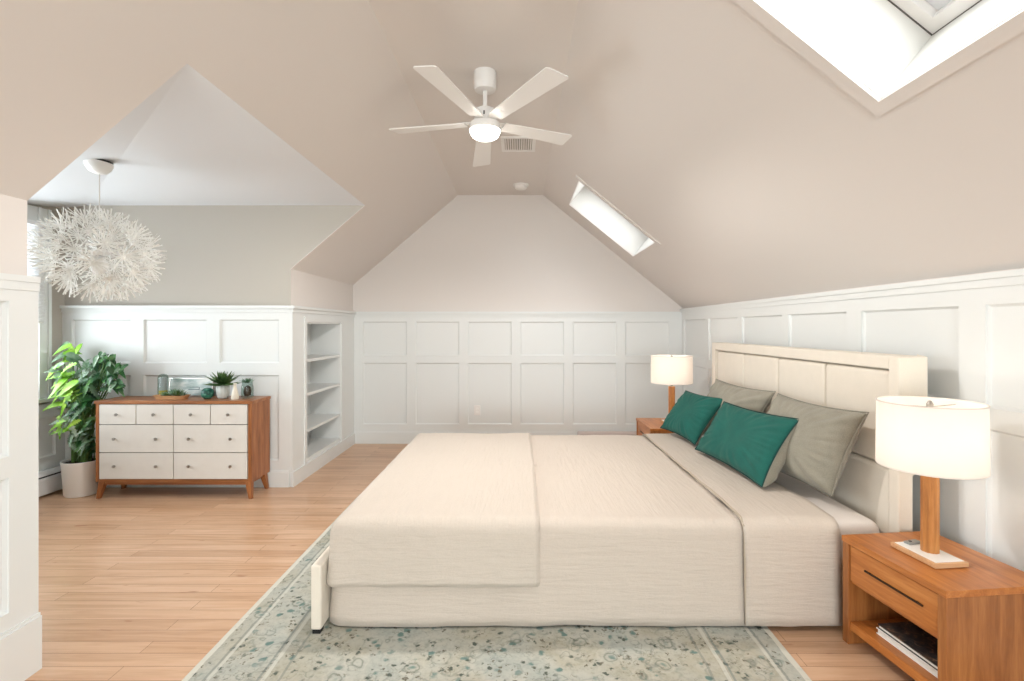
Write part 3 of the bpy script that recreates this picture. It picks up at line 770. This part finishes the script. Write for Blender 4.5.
cushion('pillow', 'large sage grey pillow nearest the camera against the headboard', 'pillow',
        (1.44, 3.28, 0.51), (1.537, 2.554, 0.52), (1.60, 2.38, 0.963), (1.60, 3.212, 0.945), 0.19, [gf], seed=1, pip=gf)
cushion('pillow', 'sage grey pillow at the far end of the headboard', 'pillow',
        (1.42, 4.2, 0.51), (1.44, 3.36, 0.51), (1.60, 3.244, 0.953), (1.60, 4.22, 0.936), 0.17, [gf], seed=2, pip=gf)
cushion('throw_pillow', 'teal velvet cushion with grey back in front of the nearest pillow', 'cushion',
        (1.215, 3.589, 0.515), (1.283, 2.746, 0.51), (1.49, 2.76, 0.867), (1.388, 3.52, 0.852), 0.13, [M['teal'], gf], seed=3, pip=M['piping'], gus=0.06)
cushion('throw_pillow', 'teal velvet cushion beside the far lamp', 'cushion',
        (1.156, 4.25, 0.535), (1.258, 3.718, 0.515), (1.486, 3.72, 0.845), (1.379, 4.3, 0.832), 0.14, [M['teal'], gf], seed=5, pip=M['piping'])

# ------------------------------------------------------------------ nightstands
def nightstand(label, loc, rz, L_=0.49, Dp=0.455, H=0.454):
    # local: x = depth to the wall (0 = front), y = along (0 = near end)
    t = thing('nightstand', label, 'nightstand', loc, rz, 'matching nightstands')
    MB().box(0, Dp, 0, L_, H-0.024, H).build('top', M['cherry'], t, bev=0.002)
    MB().box(0.004, Dp, 0.002, 0.036, 0, H-0.024).build('side_panel', M['cherry_z'], t, bev=0.002)
    MB().box(0.004, Dp, L_-0.036, L_-0.002, 0, H-0.024).build('side_panel', M['cherry_z'], t, bev=0.002)
    MB().box(Dp-0.02, Dp-0.004, 0.036, L_-0.036, 0.06, H-0.024).build('back_panel', M['cherry'], t)
    MB().box(0.012, Dp-0.02, 0.036, L_-0.036, 0.062, 0.098).build('shelf', M['cherry'], t, bev=0.002)
    MB().box(0.02, Dp-0.02, 0.036, L_-0.036, 0.262, 0.272).build('drawer_bottom', M['cherry'], t)
    d = MB().box(0.010, 0.030, 0.040, L_-0.040, 0.275, H-0.030).build('drawer', M['cherry'], t, bev=0.002)
    h = MB(); yc = L_/2
    h.box(0.002, 0.007, yc-0.15, yc+0.12, 0.352, 0.358); h.box(0.006, 0.011, yc-0.13, yc-0.122, 0.352, 0.358); h.box(0.006, 0.011, yc+0.092, yc+0.1, 0.352, 0.358)
    h.build('handle', M['bronze'], d, label='thin dark metal drawer pull')
    return t
NR = R(6.2)
ns = nightstand('cherry wood nightstand nearest the camera with books on its lower shelf', (1.449, 1.765, 0.001), NR, 0.49, 0.42)
nightstand('wood nightstand on the far side of the bed mostly hidden by pillows', (1.165, 4.62, 0.001), 0, 0.56, 0.455)

def lamp(label, loc, rz, energy, r=0.177, h=0.255, post=0.315, grp=None):
    t = thing('table_lamp', label, 'lamp', loc, rz, 'matching bedside lamps')
    MB().plate((0, 0, 0), (1, 0, 0), (0, 1, 0), (0, 0, 1), -0.080, 0.058, -0.105, 0.10, t=0.018).build('base', M['lightwood'], t, bev=0.002)
    MB().box(-0.070, 0.048, -0.095, 0.090, 0.0165, 0.0195).build('inlay', M['ceramic'], t)
    MB().lathe([(0, 0.0195), (0.031, 0.0195), (0.031, post), (0.028, post+0.002), (0, post+0.002)], n=12).build('post', M['lampwood'], t, smooth=20)
    MB().lathe([(0, post), (0.011, post), (0.011, post+0.03), (0.019, post+0.035), (0.019, post+0.085), (0, post+0.085)], n=18).build('socket', M['steel'], t, smooth=40)
    MB().lathe([(0.0, post+0.085), (0.015, post+0.09), (0.03, post+0.125), (0.031, post+0.145), (0.02, post+0.17), (0, post+0.178)], n=18).build('bulb', M['bulb'], t, smooth=80)
    z0 = post+0.034; z1 = z0+h
    mb = MB(); mb.lathe([(r, z0), (r*0.985, z1), (r*0.985-0.002, z1), (r-0.002, z0), (r, z0)], n=56)
    sh = mb.build('lamp_shade', M['shade'], t, smooth=60)
    sp = MB(); zs = z1-0.02
    for k in range(3):
        a = 2*pi*k/3+0.3; sp.tube([(0, 0, zs), (r*0.98*cos(a), r*0.98*sin(a), zs)], 0.0018, 6)
    sp.tube([(0, 0, post+0.09), (0.036, 0, post+0.12), (0.036, 0, zs-0.04), (0, 0, zs)], 0.0015, 6)
    sp.lathe([(0, 0), (0.011, 0), (0.012, 0.012), (0.006, 0.024), (0, 0.026)], c=(0, 0, zs), n=12)
    sp.build('harp', M['steel'], sh)
    for zz in (z0, z1-0.004): MB().lathe([(r*0.99+0.001, zz), (r*0.99+0.002, zz+0.004), (r*0.99-0.003, zz+0.004), (r*0.99-0.003, zz), (r*0.99+0.001, zz)], n=56).build('shade_rim', M['sheet'], sh, smooth=60)
    l = bpy.data.lights.new('lamp_bulb_light', 'POINT'); l.energy = energy; l.color = (1, 0.89, 0.78); l.shadow_soft_size = 0.045
    o = bpy.data.objects.new('lamp_bulb_light', l); C.objects.link(o); o.parent = t; o.location = (0, 0, post+0.15)
    return t
lamp('table lamp with white drum shade on the nearest nightstand', (1.612, 2.04, 0.4565), NR, 2.7)
lamp('smaller-looking lit table lamp on the far nightstand beyond the bed', (1.43, 4.87, 0.4565), 0, 4.5, r=0.19, post=0.345)

rm = thing('remote_control', 'small grey remote lying on the lamp base of the nearest nightstand', 'remote control', (1.600, 2.112, 0.4765), NR+R(10))
MB().box(-0.035, 0.03, -0.014, 0.014, 0, 0.009).build('body', mat('grey_plastic', (150, 150, 146), 0.4), rm, bev=0.003)
MB().lathe([(0, 0.009), (0.006, 0.009), (0.006, 0.0105), (0, 0.0105)], c=(-0.015, 0, 0), n=12).build('button', M['black'], rm)

# books on the lower shelf
def cover_mat():
    m = mat('printed_cover', (60, 62, 66), 0.3); v = coords(m)
    c = ramp(m, noisetex(m, v, 26, 5, 0.7, 1.2), [(0.38, (26, 28, 32)), (0.52, (58, 60, 62)), (0.6, (120, 92, 70)), (0.72, (190, 176, 160))])
    setcol(m, c); return m
def book(label, loc, rz, w, l, h, cm, grp):
    t = thing('book', label, 'book', loc, rz, 'books on the nightstand shelf')
    MB().box(0.004, w-0.003, 0.004, l-0.004, 0.003, h-0.003).build('pages', mat('book_pages', (232, 230, 224), 0.8), t)
    mb = MB(); mb.box(0, w, 0, l, 0, 0.0028); mb.box(0, w, 0, l, h-0.0028, h); mb.box(w-0.003, w, 0, l, 0.0028, h-0.0028); mb.build('cover', cm, t)
    return t
cq = M['ceramic']
bx, by = 1.494, 1.852
book('thicker white-edged book at the bottom of the nightstand shelf pile', (bx, by, 0.1), NR, 0.20, 0.28, 0.024, cq, None)
book('dark-covered picture book on top of the nightstand shelf pile', (bx+0.002, by+0.004, 0.1242), NR, 0.195, 0.272, 0.017, cover_mat(), None)

# ------------------------------------------------------------------ dresser
DX0, DX1, DY0, DY1 = -3.338, -2.108, 4.10, 4.40
DZ0, DZ1 = 0.135, 0.775
ds = thing('dresser', 'walnut dresser with eight white drawers in the dormer', 'dresser', (DX0, DY0, 0.001))
DW, DD = DX1-DX0, DY1-DY0
MB().box(-0.008, DW+0.008, -0.008, DD, DZ1-0.024, DZ1).build('top', M['walnut_x'], ds, bev=0.002)
MB().box(0, 0.024, 0, DD, DZ0, DZ1-0.024).build('side_panel', M['walnut'], ds, bev=0.001)
MB().box(DW-0.028, DW, 0, DD, DZ0, DZ1-0.024).build('side_panel', M['walnut'], ds, bev=0.001)
MB().box(0.024, DW-0.028, 0.002, DD, DZ0, DZ0+0.02).build('bottom_panel', M['walnut_x'], ds)
MB().box(0.024, DW-0.028, 0.02, 0.03, DZ0+0.02, DZ1-0.024).build('gap_backing', mat('drawer_gap_shade', (84, 72, 62), 0.8), ds)  # dark sheet behind the fronts, colours in the shade of the drawer gaps
mb = MB(); mb.box(0.03, DW-0.03, 0.02, 0.045, DZ0-0.028, DZ0); mb.box(0.03, DW-0.03, DD-0.05, DD-0.025, DZ0-0.028, DZ0)
mb.box(0.03, 0.055, 0.02, DD-0.03, DZ0-0.028, DZ0); mb.box(DW-0.055, DW-0.03, 0.02, DD-0.03, DZ0-0.028, DZ0)
mb.build('base_rail', M['walnut_x'], ds)
for x, sx in ((0.035, -1), (DW-0.035, 1)):
    for y, sy in ((0.035, -1), (DD-0.045, 1)):
        xo, yo = x+sx*0.022, y+sy*0.02
        a, b = 0.024, 0.013
        MB().hexa([(xo-b, yo-b, 0), (xo+b, yo-b, 0), (xo+b, yo+b, 0), (xo-b, yo+b, 0)], [(x-a, y-a, DZ0), (x+a, y-a, DZ0), (x+a, y+a, DZ0), (x-a, y+a, DZ0)]).build('leg', M['walnut'], ds, bev=0.002)
def drawer(x0, x1, z0, z1, knobs):
    d = MB().box(x0, x1, -0.004, 0.016, z0, z1).build('drawer', M['drawer'], ds, bev=0.002)
    for kx in knobs:
        MB().lathe([(0, 0), (0.0035, 0), (0.0045, 0.012), (0.012, 0.016), (0.012, 0.021), (0, 0.022)], n=14,
                   M4=Matrix.Translation((kx, -0.004, (z0+z1)/2)) @ Matrix.Rotation(R(90), 4, 'X')).build('knob', M['steel'], d, smooth=40)
xi0, xi1 = 0.028, DW-0.031; xm = (xi0+xi1)/2+0.002
g = 0.003
zt = DZ1-0.03; za = zt-0.155; zb = za-0.006; zc = zb-0.215; zd = zc-0.006; ze = DZ0+0.024
for i in range(4):
    a = xi0+(xi1-xi0)*i/4; b = xi0+(xi1-xi0)*(i+1)/4
    drawer(a+g, b-g, za, zt, [(a+b)/2])
for z0_, z1_ in ((zc, zb), (ze, zd)):
    for a, b in ((xi0, xm), (xm, xi1)):
        w_ = b-a; drawer(a+g, b-g, z0_, z1_, [a+w_*0.22, b-w_*0.22])

# things on the dresser (z top = DZ1+0.001)
ZT = DZ1+0.0015
def at(px, Y): return (px-519)*Y/520
# wooden tray with small plants
ty = 4.22
tr = thing('wooden_tray', 'small light wood tray of succulents at the left of the dresser top', 'tray', (at(172, ty), ty, ZT))
mb = MB(); pr = [(0.115, 0.0), (0.135, 0.028), (0.14, 0.03), (0.132, 0.03), (0.112, 0.006), (0, 0.006)]
mb.lathe([(0, 0)]+pr, n=36, rfun=lambda a, z: 1/ (abs(cos(a))**4+abs(sin(a)/0.42)**4)**0.25)
mb.build('tray_body', M['lightwood'], tr, smooth=40)
MB().lathe([(0, 0.02), (0.118, 0.02), (0.118, 0.006), (0, 0.006)], n=36, rfun=lambda a, z: 1/ (abs(cos(a))**4+abs(sin(a)/0.42)**4)**0.25).build('moss', mat('moss', (70, 92, 48), 0.95), tr)
def rosette(mb, c, r, h, n, tilt=0.6, rnd=random):
    for lay in range(3):
        for k in range(n):
            a = 2*pi*k/n+lay*0.5+rnd.uniform(-.1, .1); el = tilt+lay*0.38; ln = r*(1-0.18*lay)
            d = Vector((cos(a)*cos(el), sin(a)*cos(el), sin(el))); s_ = Vector((-sin(a), cos(a), 0)); w = ln*0.13
            p0, p1, p2 = Vector(c), Vector(c)+d*ln*0.5, Vector(c)+d*ln+Vector((0, 0, h*0.1))
            nn = d.cross(s_)*w*0.4
            v = [mb.b.verts.new(q) for q in (p0-s_*w*0.5, p0+s_*w*0.5, p1+s_*w-nn*0.3, p1-s_*w-nn*0.3, p2, p1+nn, p0+nn)]
            for f in ((0, 1, 2, 3), (3, 2, 4), (0, 3, 5, 6), (3, 4, 5), (2, 1, 6, 5), (4, 2, 5)):
                mb.b.faces.new([v[i] for i in f])
sx_ = [(-0.06, 0.05), (-0.02, 0.055), (0.02, 0.085), (0.055, 0.075), (0.085, 0.05)]
for i, (x, r_) in enumerate(sx_):
    mb = MB(); rosette(mb, (0, 0, 0), r_, r_, 8, 0.45)
    o = mb.build('succulent', M['succulent'] if i % 2 else M['leaf_silver'])
    o.location = (tr.location.x+x, ty-0.006*(i % 2), ZT+0.022)
    tag(o, ['silvery rosette succulent at the left end of the wooden tray', 'small green succulent second from left in the tray', 'tallest silvery succulent in the middle of the tray', 'green succulent right of the middle of the tray', 'silvery succulent at the right end of the tray'][i], 'succulent', 'succulents in the wooden tray')
# candle jar under a glass dome
cj = thing('glass_cloche', 'clear glass dome over a gold candle at the left end of the tray', 'glass dome', (at(158.5, 4.24), 4.295, ZT))
MB().lathe([(0, 0), (0.045, 0), (0.045, 0.008), (0.0, 0.008)], n=28).build('base', M['lightwood'], cj, smooth=40)
MB().lathe([(0.039, 0.008), (0.039, 0.16), (0.035, 0.178), (0.022, 0.192), (0.0, 0.197), (0.0, 0.194), (0.021, 0.189), (0.034, 0.176), (0.0375, 0.16), (0.0375, 0.008)], n=28).build('dome', M['jar_glass'], cj, smooth=60)
MB().lathe([(0, 0.008), (0.03, 0.008), (0.03, 0.06), (0, 0.06)], n=24).build('candle', mat('golden_wax', (206, 178, 66), 0.5), cj, smooth=40)
MB().lathe([(0, 0.06), (0.028, 0.06), (0.028, 0.145), (0.02, 0.165), (0, 0.165)], n=24).build('candle_glass', mat('lilac_grey_wax', (196, 190, 196), 0.6), cj, smooth=40)
# framed picture leaning on the wall
pf = thing('picture_frame', 'low framed pale picture leaning on the wall behind the tray', 'picture frame', (at(190, 4.36), 4.355, ZT))
tm = Matrix.Rotation(R(-10), 4, 'X')
W2, H2 = 0.185, 0.155
mb = MB()
for b_ in ((-W2, W2, 0, 0.01), (-W2, W2, H2-0.01, H2), (-W2, -W2+0.008, 0.01, H2-0.01), (W2-0.008, W2, 0.01, H2-0.01)):
    mb.box(b_[0], b_[1], 0, 0.012, b_[2], b_[3], M4=tm)
mb.build('frame', M['steel'], pf)
def pic():
    m = mat('pale_landscape_print', (196, 208, 204), 0.35); v = coords(m, (1, 1, 2.2))
    setcol(m, ramp(m, noisetex(m, v, 9, 3), [(0.35, (150, 172, 170)), (0.5, (196, 208, 206)), (0.62, (222, 226, 222))])); return m
MB().box(-W2+0.008, W2-0.008, 0.004, 0.010, 0.01, H2-0.01, M4=tm).build('print', pic(), pf)
mb = MB(); mb.box(-0.02, 0.075, 0.0025, 0.004, 0.055, 0.062, M4=tm); mb.box(-0.01, 0.075, 0.0025, 0.004, 0.075, 0.08, M4=tm); mb.box(0.07, 0.075, 0.0025, 0.004, 0.055, 0.08, M4=tm)
mb.build('print_marking', mat('slate_ink', (112, 130, 132), 0.5), pf)
# teal glass ball
tbm = mat('teal_stone', (20, 92, 76), 0.35)
setcol(tbm, ramp(tbm, noisetex(tbm, coords(tbm), 40, 3), [(0.4, (14, 70, 60)), (0.55, (40, 116, 96)), (0.7, (110, 160, 140))]))
mb = MB().lathe([(0, 0), (0.022, 0.001), (0.042, 0.02), (0.048, 0.045), (0.042, 0.07), (0.026, 0.086), (0.0, 0.09)], n=24, rfun=lambda a, z: 1+0.05*sin(9*a+z*60))
o = mb.build('decorative_stone', tbm, smooth=60); o.location = (at(209, 4.23), 4.21, ZT)
tag(o, 'rounded dark teal stone ornament left of the spiky plant', 'ornament')
# spiky plant in a pot
pp = thing('potted_agave', 'spiky green agave in a ribbed pale pot on the dresser', 'potted plant', (at(223, 4.24), 4.24, ZT))
MB().lathe([(0, 0), (0.032, 0), (0.042, 0.015), (0.05, 0.05), (0.05, 0.085), (0.044, 0.105), (0.04, 0.108), (0.037, 0.1), (0, 0.098)], n=48, rfun=lambda a, z: 1+0.035*sin(12*a)).build('pot', mat('pale_grey_glaze', (206, 212, 208), 0.3), pp, smooth=60)
mb = MB(); rosette(mb, (0, 0, 0.11), 0.15, 0.1, 11, 0.02); rosette(mb, (0, 0, 0.12), 0.155, 0.1, 9, 0.42)
mb.build('leaves', M['succulent'], pp)
# ornament vase
ov = thing('bottle_vase', 'cream bottle vase with a dark side window at the right of the dresser top', 'vase', (at(236, 4.2), 4.185, ZT))
MB().lathe([(0, 0), (0.026, 0), (0.03, 0.012), (0.024, 0.055), (0.013, 0.09), (0.010, 0.118), (0.014, 0.13), (0.010, 0.13), (0.0, 0.125)], n=28).build('vase_body', mat('cream_glaze', (228, 222, 206), 0.3), ov, smooth=60)
ow = thing('amber_vase', 'rounded glass vase with dark seed pods at the right end of the dresser', 'vase', (at(248, 4.28), 4.27, ZT))
MB().lathe([(0, 0), (0.04, 0), (0.046, 0.01), (0.047, 0.08), (0.04, 0.12), (0.042, 0.15), (0.040, 0.15), (0.037, 0.12), (0.044, 0.08), (0.043, 0.012), (0, 0.008)], n=28).build('vase_body', M['jar_glass'], ow, smooth=60)
MB().lathe([(0, 0.012), (0.024, 0.02), (0.03, 0.05), (0.022, 0.09), (0.0, 0.105)], n=20).build('seed_pod', mat('dark_pod', (70, 48, 34), 0.6), ow, smooth=60)
mb = MB(); rosette(mb, (0, 0, 0.12), 0.07, 0.05, 7, 0.35); mb.build('dried_leaves', M['leaf_silver'], ow)

# ------------------------------------------------------------------ floor plant
PX, PY = -3.555, 4.23
pt = thing('potted_monstera', 'tall leafy green plant in a white pot left of the dresser', 'potted plant', (PX, PY, 0.001))
MB().lathe([(0, 0), (0.108, 0), (0.116, 0.012), (0.132, 0.262), (0.136, 0.268), (0.136, 0.278), (0.126, 0.278), (0.122, 0.26), (0, 0.255)], n=48).build('pot', M['ceramic'], pt, smooth=40)
MB().lathe([(0, 0.264), (0.06, 0.268), (0.1235, 0.262), (0.12, 0.256), (0, 0.256)], n=32).build('soil', M['soil'], pt, smooth=60)
def leaf(mb, base, d, nrm, ln, w, lobes=0, mi=0, droop=0.25):
    d = d.normalized(); s_ = d.cross(nrm).normalized(); n_ = s_.cross(d).normalized()
    n = 14; mid = []; Lf = []; Rt = []
    for i in range(n+1):
        f = i/n; prof = (sin(pi*min(1, f*0.96+0.04)**0.72))**0.8
        if i == n: prof = 0.0
        if lobes and i % 2 == 0 and 1 < i < n-1: pr_ = prof*0.38
        else: pr_ = prof
        p = base+d*ln*f-Vector((0, 0, 1))*droop*ln*f*f
        mid.append(mb.b.verts.new(p)); fw = ln*0.08 if lobes else 0
        Lf.append(mb.b.verts.new(p+s_*w*pr_+n_*w*0.22*pr_+d*fw*pr_)); Rt.append(mb.b.verts.new(p-s_*w*pr_+n_*w*0.22*pr_+d*fw*pr_))
    for i in range(n):
        for A in (Lf, Rt):
            mb.b.faces.new((mid[i], mid[i+1], A[i+1], A[i])).material_index = mi
rnd = random.Random(11)
def pxp(px, py, Y): return Vector((at(px, Y)-PX, Y-PY, 1.35-(py-328)*Y/520))
st = MB(); fol = MB()
# clusters: (px, py, Y, spread px x/y, count, leaf length, width, material, lobes)
clusters = [(70, 352, 4.22, 9, 8, 7, 0.15, 0.045, 1, 0), (62, 372, 4.16, 8, 12, 8, 0.17, 0.05, 1, 1), (68, 392, 4.12, 9, 12, 8, 0.19, 0.055, 1, 0),
            (84, 372, 4.22, 9, 10, 12, 0.15, 0.045, 2, 1), (88, 390, 4.18, 9, 14, 14, 0.17, 0.05, 0, 1), (104, 362, 4.24, 12, 8, 22, 0.11, 0.032, 0, 0),
            (114, 376, 4.20, 9, 12, 22, 0.11, 0.03, 0, 0), (100, 378, 4.24, 8, 10, 10, 0.12, 0.035, 2, 0), (74, 408, 4.14, 10, 10, 9, 0.15, 0.04, 0, 1), (84, 418, 4.16, 9, 14, 10, 0.15, 0.045, 0, 1),
            (66, 426, 4.10, 8, 8, 6, 0.19, 0.045, 1, 1), (78, 438, 4.14, 10, 10, 9, 0.13, 0.035, 2, 1), (86, 448, 4.2, 8, 8, 8, 0.12, 0.03, 0, 0), (56, 388, 4.14, 4, 26, 5, 0.14, 0.04, 1, 0)]
for (px, py, Y, sx, sy, n, ln, w, mi, lob) in clusters:
    for k in range(int(n*1.7)):
        q = pxp(px+rnd.uniform(-sx, sx), py+rnd.uniform(-sy, sy), Y+rnd.uniform(-0.07, 0.07))
        if q.y+PY > 4.36: q.y = 4.36-PY
        out = Vector((rnd.uniform(-1, 1)+(0.4 if px > 95 else -0.5), rnd.uniform(-0.9, 0.25), rnd.uniform(-0.8, 0.35)))
        out.normalize(); l2 = ln*rnd.uniform(0.55, 1.0)
        b_ = q-out*l2*0.5
        if b_.y+PY > 4.38: b_.y = 4.38-PY
        leaf(fol, b_, out, Vector((rnd.uniform(-.4, .4), -0.9, 0.7)), l2, w*0.62, lob, mi if rnd.random() > 0.15 else 2, rnd.uniform(0.2, 0.7))
        if k % 3 == 0:
            root = Vector((rnd.uniform(-0.07, 0.07), rnd.uniform(-0.05, 0.05), 0.26))
            top = max(0.35, b_.z)
            c1 = root+Vector((rnd.uniform(-.05, .05), 0, (top-0.26)*0.55)); c2 = b_+Vector((-out.x*0.05, 0.02, 0.03))
            pts = []
            for i in range(9):
                f = i/8; pts.append(root*(1-f)**3+c1*3*f*(1-f)**2+c2*3*f*f*(1-f)+b_*f**3)
            st.tube(pts, 0.0045, 6, r1=0.0022)
for v in fol.b.verts:
    if v.co.y+PY > 4.405: v.co.y = 4.405-PY
    if v.co.x+PX > DX0-0.02 and v.co.z < DZ1+0.012 and v.co.y+PY > 4.075: 
        if v.co.z > DZ1-0.12: v.co.z = DZ1+0.012+rnd.uniform(0, 0.004)
        else: v.co.x = DX0-0.022-PX
fol.build('foliage', [M['leaf_dark'], M['leaf_light'], M['leaf_silver']], pt, weld=False, smooth=60)
st.build('stems', M['stem'], pt, weld=False, smooth=60)
